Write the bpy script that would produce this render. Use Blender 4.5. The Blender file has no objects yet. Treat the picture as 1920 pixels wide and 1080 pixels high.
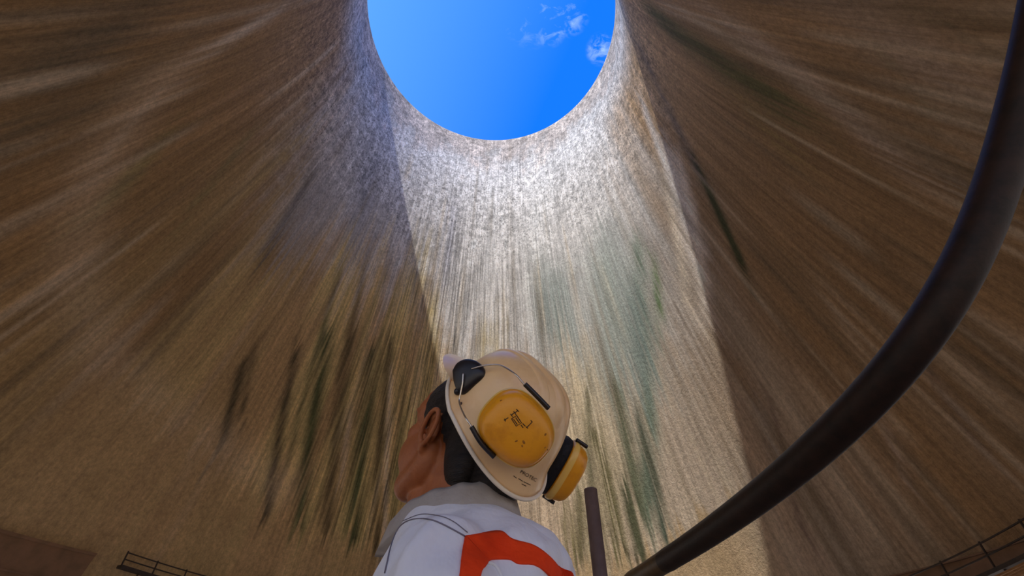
import bpy, bmesh, math, random
import numpy as np
from mathutils import Vector, Matrix, noise
from mathutils.bvhtree import BVHTree

R = math.radians
scene = bpy.context.scene
COL = scene.collection

# ------------------------------------------------------------------ camera
FPX, PITCH, CAMZ = 850.0, R(43), 1.25          # focal length in pixels of the 1920 frame
cam_d = bpy.data.cameras.new('camera')
cam_d.sensor_width = 36.0
cam_d.lens = 36.0 * FPX / 1920.0
cam_d.clip_start, cam_d.clip_end = 0.02, 1000
cam = bpy.data.objects.new('camera', cam_d)
COL.objects.link(cam)
cam.location = (0, 0, CAMZ)
cam.rotation_euler = (R(90) + PITCH, 0, 0)
scene.camera = cam
CF = Vector((0, math.cos(PITCH), math.sin(PITCH)))
CU = Vector((0, -math.sin(PITCH), math.cos(PITCH)))
CO = Vector((0, 0, CAMZ))


def ray(px, py):
    return (Vector((1, 0, 0)) * (px - 960) + CU * (540 - py) + CF * FPX)


def at(px, py, t):                               # point at depth t along the view axis
    return CO + ray(px, py) * (t / FPX)


# ------------------------------------------------------------------ sky, sun, exposure
SUN_EL, SUN_AZ = R(60), R(28.5)
world = bpy.data.worlds.new('world')
scene.world = world
world.use_nodes = True
wn, wl = world.node_tree.nodes, world.node_tree.links
wn.clear()


def wnode(t, **kw):
    n = wn.new(t)
    for k, v in kw.items():
        setattr(n, k, v)
    return n


w_out, w_bg = wnode('ShaderNodeOutputWorld'), wnode('ShaderNodeBackground')
w_tc = wnode('ShaderNodeTexCoord')
# paler towards the sun, deeper away from it
w_dot = wnode('ShaderNodeVectorMath', operation='DOT_PRODUCT')
w_dot.inputs[1].default_value = (-0.80, -0.30, 0.20)
wl.new(w_tc.outputs['Generated'], w_dot.inputs[0])
w_ramp = wnode('ShaderNodeValToRGB')
w_ramp.color_ramp.elements[0].position = 0.0
w_ramp.color_ramp.elements[0].color = (0.008, 0.19, 0.95, 1)
w_ramp.color_ramp.elements[1].position = 0.40
w_ramp.color_ramp.elements[1].color = (0.13, 0.42, 1.05, 1)
wl.new(w_dot.outputs['Value'], w_ramp.inputs[0])
w_map = wnode('ShaderNodeMapping')
w_map.inputs['Location'].default_value = (0.37, 0.12, 0.0)
w_map.inputs['Scale'].default_value = (1.0, 1.6, 1.0)
wl.new(w_tc.outputs['Generated'], w_map.inputs[0])
w_n1 = wnode('ShaderNodeTexNoise')
w_n1.inputs['Scale'].default_value = 3.2
w_n1.inputs['Detail'].default_value = 2.0
w_n2 = wnode('ShaderNodeTexNoise')
w_n2.inputs['Scale'].default_value = 34.0
w_n2.inputs['Detail'].default_value = 6.0
w_n2.inputs['Roughness'].default_value = 0.62
w_n2.inputs['Distortion'].default_value = 0.7
for n in (w_n1, w_n2):
    wl.new(w_map.outputs[0], n.inputs['Vector'])
w_mul = wnode('ShaderNodeMath', operation='MULTIPLY')
wl.new(w_n1.outputs[0], w_mul.inputs[0])
wl.new(w_n2.outputs[0], w_mul.inputs[1])
w_mr = wnode('ShaderNodeMapRange')
w_mr.inputs['From Min'].default_value = 0.25
w_mr.inputs['From Max'].default_value = 0.40
wl.new(w_mul.outputs[0], w_mr.inputs[0])
w_mix = wnode('ShaderNodeMixRGB')
w_mix.inputs[2].default_value = (0.55, 0.78, 1.0, 1)
w_spot = None
for cx_, cy_, r_ in ((1000, 8, 4.5), (1032, 55, 2.0), (1128, 92, 1.9), (960, -60, 6.0), (1070, 30, 2.2)):
    w_cd = wnode('ShaderNodeVectorMath', operation='DOT_PRODUCT')
    w_cd.inputs[1].default_value = ray(cx_, cy_).normalized()
    wl.new(w_tc.outputs['Generated'], w_cd.inputs[0])
    w_cr = wnode('ShaderNodeMapRange', interpolation_type='SMOOTHSTEP')
    w_cr.inputs['From Min'].default_value = math.cos(R(r_))
    w_cr.inputs['From Max'].default_value = 1.0
    w_cr.inputs['To Max'].default_value = 0.6
    wl.new(w_cd.outputs['Value'], w_cr.inputs[0])
    if w_spot is None:
        w_spot = w_cr
    else:
        w_mx = wnode('ShaderNodeMath', operation='MAXIMUM')
        wl.new(w_spot.outputs[0], w_mx.inputs[0])
        wl.new(w_cr.outputs[0], w_mx.inputs[1])
        w_spot = w_mx
w_cm = wnode('ShaderNodeMath', operation='MULTIPLY')
wl.new(w_mr.outputs[0], w_cm.inputs[0])
wl.new(w_spot.outputs[0], w_cm.inputs[1])
wl.new(w_cm.outputs[0], w_mix.inputs[0])
wl.new(w_ramp.outputs[0], w_mix.inputs[1])
# the sky pales towards the horizon
w_sep = wnode('ShaderNodeSeparateXYZ')
wl.new(w_tc.outputs['Generated'], w_sep.inputs[0])
w_hz = wnode('ShaderNodeMapRange', interpolation_type='SMOOTHSTEP')
w_hz.inputs['From Min'].default_value = 0.0
w_hz.inputs['From Max'].default_value = 0.55
w_hz.inputs['To Min'].default_value = 1.0
w_hz.inputs['To Max'].default_value = 0.0
wl.new(w_sep.outputs['Z'], w_hz.inputs[0])
w_mix2 = wnode('ShaderNodeMixRGB')
w_mix2.inputs[2].default_value = (1.15, 1.10, 1.0, 1)
wl.new(w_hz.outputs[0], w_mix2.inputs[0])
wl.new(w_mix.outputs[0], w_mix2.inputs[1])
wl.new(w_mix2.outputs[0], w_bg.inputs[0])
w_bg.inputs[1].default_value = 0.57
wl.new(w_bg.outputs[0], w_out.inputs[0])

sun_d = bpy.data.lights.new('sun', 'SUN')
sun_d.energy = 2.8
sun_d.angle = R(0.53)
sun_d.color = (1.0, 0.95, 0.87)
sun = bpy.data.objects.new('sun', sun_d)
COL.objects.link(sun)
to_sun = Vector((-math.sin(SUN_AZ) * math.cos(SUN_EL), -math.cos(SUN_AZ) * math.cos(SUN_EL), math.sin(SUN_EL)))
sun.rotation_euler = to_sun.to_track_quat('Z', 'Y').to_euler()
sun.location = (0, 0, 150)

vs = scene.view_settings
vs.view_transform = 'Standard'
vs.look = 'None'
vs.gamma = 1.0
vs.use_curve_mapping = False
vs.exposure = 0.95
scene.cycles.use_denoising = True
scene.cycles.max_bounces = 10
scene.cycles.diffuse_bounces = 9
scene.cycles.sample_clamp_indirect = 6.0


# ------------------------------------------------------------------ helpers
def tag(o, label=None, cat=None, group=None, kind=None):
    for k, v in (('label', label), ('category', cat), ('group', group), ('kind', kind)):
        if v:
            o[k] = v
    return o


def empty(name, loc=(0, 0, 0)):
    o = bpy.data.objects.new(name, None)
    COL.objects.link(o)
    o.location = loc
    o.empty_display_size = 0.1
    return o


def link_mesh(name, me, mat, parent=None, smooth=True):
    if mat:
        me.materials.clear()
        me.materials.append(mat)
    if smooth:
        me.shade_smooth()
    o = bpy.data.objects.new(name, me)
    COL.objects.link(o)
    if parent:                                    # vertices are given in world space
        o.parent = parent
        loc = parent.matrix_world.translation if parent.parent is None else Vector((0, 0, 0))
        base = Vector(parent.get('base', (0, 0, 0)))
        me.transform(Matrix.Translation(-base))
        o['base'] = base
    return o


def thing(name, base, label, cat, group=None):
    o = empty(name, base)
    o['base'] = base
    return tag(o, label, cat, group)


def finish(name, bm, mat, parent=None, smooth=True, normals=True):
    if normals:
        bmesh.ops.recalc_face_normals(bm, faces=bm.faces)
    me = bpy.data.meshes.new(name)
    bm.to_mesh(me)
    bm.free()
    return link_mesh(name, me, mat, parent, smooth)


def frames_along(pts, up=Vector((0, 0, 1))):
    """Rotation-minimising frames."""
    n = len(pts)
    T = []
    for i in range(n):
        a, b = pts[max(0, i - 1)], pts[min(n - 1, i + 1)]
        T.append((b - a).normalized())
    u = up - T[0] * up.dot(T[0])
    if u.length < 1e-3:
        u = Vector((1, 0, 0)) - T[0] * T[0].x
    u.normalize()
    out = []
    for i in range(n):
        u = (u - T[i] * u.dot(T[i])).normalized()
        out.append((T[i], u, T[i].cross(u)))
    return out


def tube(bm, pts, rad, seg=12, cap=True, squash=1.0, up=Vector((0, 0, 1))):
    pts = [Vector(p) for p in pts]
    if not hasattr(rad, '__len__'):
        rad = [rad] * len(pts)
    fr = frames_along(pts, up)
    rings = []
    for p, r, (t, u, v) in zip(pts, rad, fr):
        rings.append([bm.verts.new(p + u * math.cos(2 * math.pi * k / seg) * r + v * math.sin(2 * math.pi * k / seg) * r * squash) for k in range(seg)])
    for a, b in zip(rings, rings[1:]):
        for k in range(seg):
            bm.faces.new((a[k], a[(k + 1) % seg], b[(k + 1) % seg], b[k]))
    if cap:
        bm.faces.new(rings[0])
        bm.faces.new(rings[-1])
    return rings


def spline(ctrl, n):
    """Catmull-Rom through control points."""
    c = [Vector(p) for p in ctrl]
    c = [c[0] * 2 - c[1]] + c + [c[-1] * 2 - c[-2]]
    out = []
    m = len(c) - 3
    for i in range(n):
        s = i / (n - 1) * m
        k = min(int(s), m - 1)
        t = s - k
        p0, p1, p2, p3 = c[k:k + 4]
        out.append(0.5 * ((2 * p1) + (p2 - p0) * t + (2 * p0 - 5 * p1 + 4 * p2 - p3) * t * t + (3 * p1 - p0 - 3 * p2 + p3) * t ** 3))
    return out


def ellipsoid(bm, c, ax, rot=None, seg=24, rings=16):
    m = Matrix.Translation(Vector(c)) @ (rot.to_4x4() if rot else Matrix.Identity(4)) @ Matrix.Diagonal((*ax, 1))
    bmesh.ops.create_uvsphere(bm, u_segments=seg, v_segments=rings, radius=1.0, matrix=m)


def limb(bm, pts, rad, seg=20, n=None, squash=1.0, up=Vector((0, 1, 0))):
    """Closed tapering tube with rounded ends."""
    m = len(pts)
    pp = spline(pts, (m - 1) * 6 + 1)
    rr = [float(np.interp(i / 6, range(m), rad)) for i in range(len(pp))]
    tube(bm, pp, rr, seg, True, squash, up)
    for p, r in ((pp[0], rr[0]), (pp[-1], rr[-1])):
        ellipsoid(bm, p, (r * .96,) * 3, None, seg, 10)


def remesh(bm, voxel, smooth=4, factor=0.5):
    bmesh.ops.recalc_face_normals(bm, faces=bm.faces)
    me = bpy.data.meshes.new('tmp')
    bm.to_mesh(me)
    bm.free()
    o = bpy.data.objects.new('tmp', me)
    COL.objects.link(o)
    m = o.modifiers.new('r', 'REMESH')
    m.mode = 'VOXEL'
    m.voxel_size = voxel
    if smooth:
        s = o.modifiers.new('s', 'SMOOTH')
        s.iterations = smooth
        s.factor = factor
    dg = bpy.context.evaluated_depsgraph_get()
    dg.update()
    out = bpy.data.meshes.new_from_object(o.evaluated_get(dg))
    bpy.data.objects.remove(o)
    bpy.data.meshes.remove(me)
    return out


def bvh_of(*meshes):
    v, f, off = [], [], 0
    for me in meshes:
        v += [x.co.copy() for x in me.vertices]
        f += [[i + off for i in p.vertices] for p in me.polygons]
        off += len(me.vertices)
    return BVHTree.FromPolygons(v, f)


# ------------------------------------------------------------------ materials
def mat(name, col, rough=0.6, metal=0.0, spec=0.4, noise_amt=0.0, noise_scale=20.0, col2=None, bump=0.0, bump_scale=60.0, coords='Object', stretch=(1, 1, 1), sss=0.0, detail=5.0, lo=0.35, hi=0.7):
    m = bpy.data.materials.new(name)
    m.use_nodes = True
    nt = m.node_tree
    b = nt.nodes['Principled BSDF']
    b.inputs['Base Color'].default_value = (*col, 1)
    b.inputs['Roughness'].default_value = rough
    b.inputs['Metallic'].default_value = metal
    b.inputs['Specular IOR Level'].default_value = spec
    if sss:
        b.inputs['Subsurface Weight'].default_value = sss
        b.inputs['Subsurface Radius'].default_value = (0.01, 0.004, 0.002)
        b.inputs['Subsurface Scale'].default_value = 0.5
    tc = nt.nodes.new('ShaderNodeTexCoord')
    mp = nt.nodes.new('ShaderNodeMapping')
    mp.inputs['Scale'].default_value = stretch
    nt.links.new(tc.outputs[coords], mp.inputs[0])
    if col2:
        n = nt.nodes.new('ShaderNodeTexNoise')
        n.inputs['Scale'].default_value = noise_scale
        n.inputs['Detail'].default_value = detail
        n.inputs['Roughness'].default_value = 0.65
        nt.links.new(mp.outputs[0], n.inputs['Vector'])
        r = nt.nodes.new('ShaderNodeMapRange')
        r.inputs['From Min'].default_value = lo
        r.inputs['From Max'].default_value = hi
        nt.links.new(n.outputs[0], r.inputs[0])
        mx = nt.nodes.new('ShaderNodeMixRGB')
        mx.inputs[1].default_value = (*col, 1)
        mx.inputs[2].default_value = (*col2, 1)
        nt.links.new(r.outputs[0], mx.inputs[0])
        nt.links.new(mx.outputs[0], b.inputs['Base Color'])
    if bump:
        n = nt.nodes.new('ShaderNodeTexNoise')
        n.inputs['Scale'].default_value = bump_scale
        n.inputs['Detail'].default_value = 4
        nt.links.new(mp.outputs[0], n.inputs['Vector'])
        bp = nt.nodes.new('ShaderNodeBump')
        bp.inputs['Strength'].default_value = bump
        bp.inputs['Distance'].default_value = 0.01
        nt.links.new(n.outputs[0], bp.inputs['Height'])
        nt.links.new(bp.outputs[0], b.inputs['Normal'])
    return m


# ------------------------------------------------------------------ the cooling tower shell
AX, AY = -4.09, 31.75                       # tower axis
HTOP = 102.63 + CAMZ                        # rim height
RT, RA, ZT = 25.0, 23.5, 82.0 + CAMZ        # rim radius, throat radius, throat height
KH = ((RT / RA) ** 2 - 1) / (HTOP - ZT) ** 2


def rad_at(z):
    return RA * np.sqrt(1 + KH * (z - ZT) ** 2)


def wall_hit(px, py, inset=0.0):
    """Where a pixel's ray meets the inner face of the shell (inset metres inside it)."""
    d = ray(px, py).normalized()
    lo, hi = 0.0, 400.0
    t = 0.5
    while t < 300:
        p = CO + d * t
        if math.hypot(p.x - AX, p.y - AY) > rad_at(p.z) - inset:
            break
        t += 0.25
    a, b = t - .25, t
    for _ in range(20):
        m = (a + b) / 2
        p = CO + d * m
        if math.hypot(p.x - AX, p.y - AY) > rad_at(p.z) - inset:
            b = m
        else:
            a = m
    return CO + d * a


def az_z(px, py):
    p = wall_hit(px, py)
    return math.atan2(p.x - AX, p.y - AY), p.z          # azimuth 0 = away from the camera, + to the right


NA, NZ = 1600, 280
az = np.linspace(-np.pi, np.pi, NA + 1)[:-1]
Z_INLET = 8.8                              # unseen air inlet, added so daylight fills the shaded walls and worker
zz = np.linspace(Z_INLET, HTOP, NZ)
rng = np.random.default_rng(4)


def vnoise(u, v, period_u, seed):
    """Value noise, periodic along u (u counted in cells)."""
    g = np.random.default_rng(seed).random((period_u, 512))
    iu, iv = np.floor(u).astype(int), np.floor(v).astype(int)
    fu, fv = u - iu, v - iv
    fu, fv = fu * fu * (3 - 2 * fu), fv * fv * (3 - 2 * fv)
    a, b = g[iu % period_u, iv % 512], g[(iu + 1) % period_u, iv % 512]
    c, d = g[iu % period_u, (iv + 1) % 512], g[(iu + 1) % period_u, (iv + 1) % 512]
    return (a * (1 - fu) + b * fu) * (1 - fv) + (c * (1 - fu) + d * fu) * fv


A, Z = np.meshgrid(az, zz)                   # rows: height
UN = (A + np.pi) / (2 * np.pi)


def ss(x, a, b):
    t = np.clip((x - a) / (b - a), 0, 1)
    return t * t * (3 - 2 * t)


n_broad = vnoise(UN * 60, Z / 30, 60, 1) * .6 + vnoise(UN * 160, Z / 16, 160, 2) * .4
n_fine = vnoise(UN * 420, Z / 22, 420, 3) * .45 + vnoise(UN * 880, Z / 12, 880, 5) * .35 + vnoise(UN * 1500, Z / 7, 1500, 8) * .2
n_iso = vnoise(UN * 90, Z / 2.4, 90, 6) * .55 + vnoise(UN * 200, Z / 1.1, 200, 7) * .45

OCHRE = np.array([.63, .50, .23])
BROWN = np.array([.50, .345, .175])
GREY = np.array([.60, .58, .565])
PINK = np.array([.55, .465, .385])
# concrete is pale and weathered high up, browner and algae-stained further down
mid = ss(A, -.40, -.10)                       # straight ahead the grey reaches further down
hgt = ss(Z + (n_broad - .5) * 18 + (n_fine - .5) * 16 + (n_iso - .5) * 6 + 15 * mid, 44, 66)
low = OCHRE + (BROWN - OCHRE) * ss(n_broad, .35, .65)[..., None]
right = (.75 * ss(A + (n_broad - .5) * .25, -.12, .20) + .25 * ss(A + (n_broad - .5) * .2, .35, .75))
low = low + (PINK - low) * (right * .85)[..., None]
leftb = ss(-A + (n_broad - .5) * .3, .75, 1.25)
low = low + (BROWN - low) * (leftb * .6)[..., None]
n_patch = vnoise(UN * 40, Z / 7, 40, 11) * .6 + vnoise(UN * 110, Z / 3, 110, 12) * .4
top = GREY * (.68 + .36 * n_iso[..., None] + .28 * n_patch[..., None])
colour = low + (top - low) * hgt[..., None]
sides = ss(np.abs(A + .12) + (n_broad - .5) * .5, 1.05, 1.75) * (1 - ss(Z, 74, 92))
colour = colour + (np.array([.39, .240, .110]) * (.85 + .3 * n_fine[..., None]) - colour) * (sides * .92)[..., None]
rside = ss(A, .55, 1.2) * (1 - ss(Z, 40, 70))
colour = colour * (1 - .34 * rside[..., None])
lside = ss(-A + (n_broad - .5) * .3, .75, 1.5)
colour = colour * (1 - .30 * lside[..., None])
rimz = ss(Z + (n_iso - .5) * 9 + (n_fine - .5) * 6 + (n_patch - .5) * 14, HTOP - 19, HTOP - 6)
colour = colour + (np.array([.36, .305, .27]) * (.20 + .9 * n_iso[..., None] + .65 * n_patch[..., None]) - colour) * (rimz * .92)[..., None]
# vertical run marks
colour = colour * (0.86 + 0.28 * n_fine[..., None])


def streak(p_top, p_bot, width, col, k, soft=3.0, rag=.5):
    """A run-down stain between two photo points, width in metres."""
    (a0, z0), (a1, z1) = az_z(*p_top), az_z(*p_bot)
    if z0 < z1:
        (a0, z0), (a1, z1) = (a1, z1), (a0, z0)
    j = np.where(np.abs(az - (a0 + a1) / 2) < abs(a1 - a0) / 2 + width * 2.2 / 23.0)[0]
    j = slice(j[0], j[-1] + 1)
    Zs, nf, ni = Z[:, j], n_fine[:, j], n_iso[:, j]
    s = np.clip((z0 - Zs) / (z0 - z1 + 1e-6), 0, 1)
    d = np.abs(A[:, j] - (a0 + (a1 - a0) * s)) * rad_at(Zs)
    m = np.exp(-(d / (width * .5 * (.75 + .5 * ni))) ** 2)
    end = ss(Zs + (nf - .5) * 12, z1 - soft, z1 + soft) * (1 - ss(Zs + (nf - .5) * 12, z0 - soft, z0 + soft))
    m = m * end * (1 - rag + rag * ss(nf, .38, .56))
    colour[:, j] += (np.array(col) - colour[:, j]) * np.clip(m * k * 1.3, 0, 1)[..., None]


DARK = (.075, .062, .035)
MOSS = (.085, .10, .045)
TEAL = (.19, .24, .22)
PALE = (.62, .55, .45)
# left of the worker: dark runs with ragged lower ends
streak((600, 300), (480, 510), 1.7, (.12, .09, .05), .75)
streak((455, 690), (408, 860), 1.3, DARK, .85, 1.5, .2)
streak((560, 640), (500, 960), 1.5, DARK, .75, 1.5, .3)
streak((480, 640), (450, 800), 1.0, DARK, .6, 2)
streak((620, 600), (560, 990), 2.2, MOSS, .75, 1.2)
streak((665, 600), (610, 1010), 2.0, DARK, .65, 1.2)
streak((705, 640), (660, 1020), 2.6, MOSS, .75, 1.2)
streak((735, 620), (700, 1030), 1.4, DARK, .65, 1.2)
streak((760, 700), (735, 1035), 1.2, MOSS, .5, 1.2)
streak((640, 500), (540, 860), 1.0, MOSS, .5)
streak((690, 480), (620, 800), 1.2, (.16, .12, .06), .6)
streak((735, 690), (722, 1010), .8, PALE, .5, 2)
streak((790, 560), (780, 760), 2.5, (.52, .42, .27), .5, 4)
streak((660, 760), (640, 900), .8, PALE, .35, 2)
# behind and right of the worker
streak((1190, 440), (1215, 960), 3.0, (.17, .215, .16), .8, 3)
streak((1225, 480), (1240, 640), 1.6, (.13, .19, .08), .8, 3)
streak((1130, 440), (1165, 740), 9.0, (.30, .345, .315), .7, 6, .25)
streak((1180, 520), (1215, 720), 5.0, TEAL, .7, 5, .35)
streak((1010, 480), (1030, 640), 5.0, (.36, .385, .365), .6, 6, .3)
streak((1040, 500), (1060, 660), 7.0, TEAL, .6, 5, .4)
streak((1150, 700), (1200, 960), 2.2, (.10, .12, .07), .7, 2)
streak((1195, 760), (1250, 1010), 1.6, (.09, .11, .08), .8, 1.5)
streak((1110, 800), (1165, 1050), 3.4, (.15, .135, .065), .9, 1.0, .6)
streak((1165, 880), (1205, 1052), 1.8, (.10, .105, .06), .9, 1.0, .5)
streak((1100, 700), (1110, 1045), 1.0, (.20, .18, .11), .7, 2.0, .5)
streak((1060, 940), (1075, 1052), 1.8, (.22, .19, .09), .8, 1.0, .6)
streak((1150, 1000), (1195, 1055), 1.2, DARK, .6, 1.0)
streak((1085, 900), (1090, 1050), 1.4, (.16, .14, .07), .7, 1.0)
streak((1270, 300), (1325, 600), 2.6, (.76, .68, .60), .85, 6, .35)
streak((1245, 330), (1290, 560), 2.0, (.70, .60, .48), .7, 5, .45)
streak((1200, 180), (1290, 420), 1.6, (.74, .70, .67), .7, 6, .35)
streak((1170, 200), (1225, 420), 1.0, (.30, .25, .20), .5, 5, .4)
streak((1240, 260), (1300, 470), 3.0, (.70, .65, .61), .75, 6, .4)
streak((930, 300), (910, 560), 3.0, (.62, .61, .60), .55, 6, .5)
streak((850, 380), (835, 520), 3.0, (.36, .36, .42), .5, 5)
streak((1010, 330), (1010, 480), 6.0, (.58, .58, .57), .4, 6, .5)
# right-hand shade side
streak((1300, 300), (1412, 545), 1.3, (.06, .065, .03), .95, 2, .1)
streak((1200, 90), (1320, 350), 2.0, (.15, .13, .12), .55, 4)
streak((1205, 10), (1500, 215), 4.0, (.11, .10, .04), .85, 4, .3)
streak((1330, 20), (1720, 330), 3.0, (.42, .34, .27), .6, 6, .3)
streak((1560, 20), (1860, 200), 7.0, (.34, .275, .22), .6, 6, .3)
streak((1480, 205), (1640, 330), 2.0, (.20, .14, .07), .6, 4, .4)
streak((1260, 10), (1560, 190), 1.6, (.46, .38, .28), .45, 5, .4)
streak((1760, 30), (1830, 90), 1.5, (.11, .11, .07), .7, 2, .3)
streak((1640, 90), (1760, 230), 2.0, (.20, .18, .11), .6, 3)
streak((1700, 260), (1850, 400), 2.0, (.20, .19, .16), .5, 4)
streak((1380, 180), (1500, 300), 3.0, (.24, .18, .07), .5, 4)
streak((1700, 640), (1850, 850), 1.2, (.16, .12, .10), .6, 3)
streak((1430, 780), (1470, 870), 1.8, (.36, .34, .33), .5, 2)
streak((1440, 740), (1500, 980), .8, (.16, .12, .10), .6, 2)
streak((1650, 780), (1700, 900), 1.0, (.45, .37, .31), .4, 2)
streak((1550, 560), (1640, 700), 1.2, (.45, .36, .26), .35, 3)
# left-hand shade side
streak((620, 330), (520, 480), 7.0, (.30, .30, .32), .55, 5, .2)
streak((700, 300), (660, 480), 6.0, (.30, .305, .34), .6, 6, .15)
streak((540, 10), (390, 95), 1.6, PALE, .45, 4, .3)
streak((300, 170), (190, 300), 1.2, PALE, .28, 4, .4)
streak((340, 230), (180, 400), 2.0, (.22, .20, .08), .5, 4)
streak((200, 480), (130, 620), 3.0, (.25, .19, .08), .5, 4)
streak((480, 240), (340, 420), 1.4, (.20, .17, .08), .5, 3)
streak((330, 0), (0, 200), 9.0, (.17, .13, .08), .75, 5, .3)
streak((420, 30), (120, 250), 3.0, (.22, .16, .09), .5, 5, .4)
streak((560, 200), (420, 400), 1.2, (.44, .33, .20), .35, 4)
streak((150, 860), (60, 1000), 2.0, (.22, .16, .09), .4, 3)
for _ in range(260):                          # many thin runs all round
    x, y = rng.uniform(0, 1920), rng.uniform(-100, 850)
    if 690 < x < 1150 and y < 270:
        continue
    a0, z0 = az_z(x, y)
    ln = rng.uniform(6, 26)
    w = rng.uniform(.18, .6)
    c = np.array([.15, .115, .07]) if rng.random() < .6 else np.array([.55, .46, .34])
    k = rng.uniform(.2, .5)
    j = np.where(np.abs(az - a0) < 2.5 * w / 23.0)[0]
    if not len(j):
        continue
    j = slice(j[0], j[-1] + 1)
    m = np.exp(-(np.abs(A[:, j] - a0) * rad_at(Z[:, j]) / w) ** 2) * ss(Z[:, j], z0 - ln, z0 - ln * .6) * (1 - ss(Z[:, j], z0 - 2, z0 + 4))
    colour[:, j] += (c - colour[:, j]) * (m * k)[..., None]


def wall_line(pts):
    q = sorted(az_z(*p) for p in pts)
    return [a for a, z in q], [z for a, z in q]


# a pale arc sweeping round the left side
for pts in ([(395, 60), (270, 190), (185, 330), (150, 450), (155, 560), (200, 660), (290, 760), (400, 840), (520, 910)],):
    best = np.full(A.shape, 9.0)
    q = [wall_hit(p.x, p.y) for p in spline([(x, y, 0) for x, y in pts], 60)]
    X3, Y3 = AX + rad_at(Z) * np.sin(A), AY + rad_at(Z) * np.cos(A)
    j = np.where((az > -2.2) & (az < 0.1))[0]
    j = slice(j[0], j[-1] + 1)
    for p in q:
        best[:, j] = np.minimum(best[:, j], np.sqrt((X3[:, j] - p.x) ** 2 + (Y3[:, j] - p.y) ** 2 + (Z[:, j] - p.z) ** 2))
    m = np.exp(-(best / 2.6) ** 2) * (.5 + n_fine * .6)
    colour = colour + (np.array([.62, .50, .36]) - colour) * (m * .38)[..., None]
# below this line the run marks stop and the wall is plainer
la, lz = wall_line([(200, 700), (410, 868), (505, 962), (570, 1000), (700, 1040), (900, 1050), (1120, 1055), (1200, 1058), (1255, 1015), (1400, 900)])
foot_line = np.interp(A, la, lz)
plain = 1 - ss(Z + (n_fine - .5) * 7 + (n_broad - .5) * 3, foot_line - 1.2, foot_line + 1.2)
plain = plain * ss(A, la[0] - .2, la[0] + .1) * (1 - ss(A, la[-1] - .2, la[-1] + .1))
colour = colour + (np.array([.42, .295, .155]) * (.85 + .3 * n_iso[..., None]) - colour) * (plain * .75)[..., None]
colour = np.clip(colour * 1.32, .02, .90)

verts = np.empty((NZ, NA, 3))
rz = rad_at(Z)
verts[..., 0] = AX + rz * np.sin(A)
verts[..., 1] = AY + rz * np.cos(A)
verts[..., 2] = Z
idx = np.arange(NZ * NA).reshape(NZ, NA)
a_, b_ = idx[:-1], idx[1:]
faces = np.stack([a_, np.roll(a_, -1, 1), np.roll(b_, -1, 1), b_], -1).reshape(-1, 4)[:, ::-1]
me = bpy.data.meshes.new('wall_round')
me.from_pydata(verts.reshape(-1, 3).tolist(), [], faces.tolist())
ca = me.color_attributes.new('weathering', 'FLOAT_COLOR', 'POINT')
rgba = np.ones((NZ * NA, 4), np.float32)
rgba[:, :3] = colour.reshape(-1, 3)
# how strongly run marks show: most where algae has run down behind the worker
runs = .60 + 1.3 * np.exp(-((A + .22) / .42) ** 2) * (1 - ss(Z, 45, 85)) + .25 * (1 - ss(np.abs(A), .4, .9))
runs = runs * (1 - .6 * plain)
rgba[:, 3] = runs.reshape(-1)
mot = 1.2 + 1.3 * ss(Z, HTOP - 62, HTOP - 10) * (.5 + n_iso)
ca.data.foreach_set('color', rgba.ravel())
# arc length and height in metres, for the streak noise
sp_at = me.attributes.new('spalling', 'FLOAT', 'POINT')
sp_at.data.foreach_set('value', mot.astype(np.float32).ravel())
at_uv = me.attributes.new('arc', 'FLOAT_VECTOR', 'POINT')
arc = np.zeros((NZ, NA, 3), np.float32)
arc[..., 0] = np.sin(A) * 30
arc[..., 1] = np.cos(A) * 30
arc[..., 2] = Z
at_uv.data.foreach_set('vector', arc.reshape(-1, 3).ravel())


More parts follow.
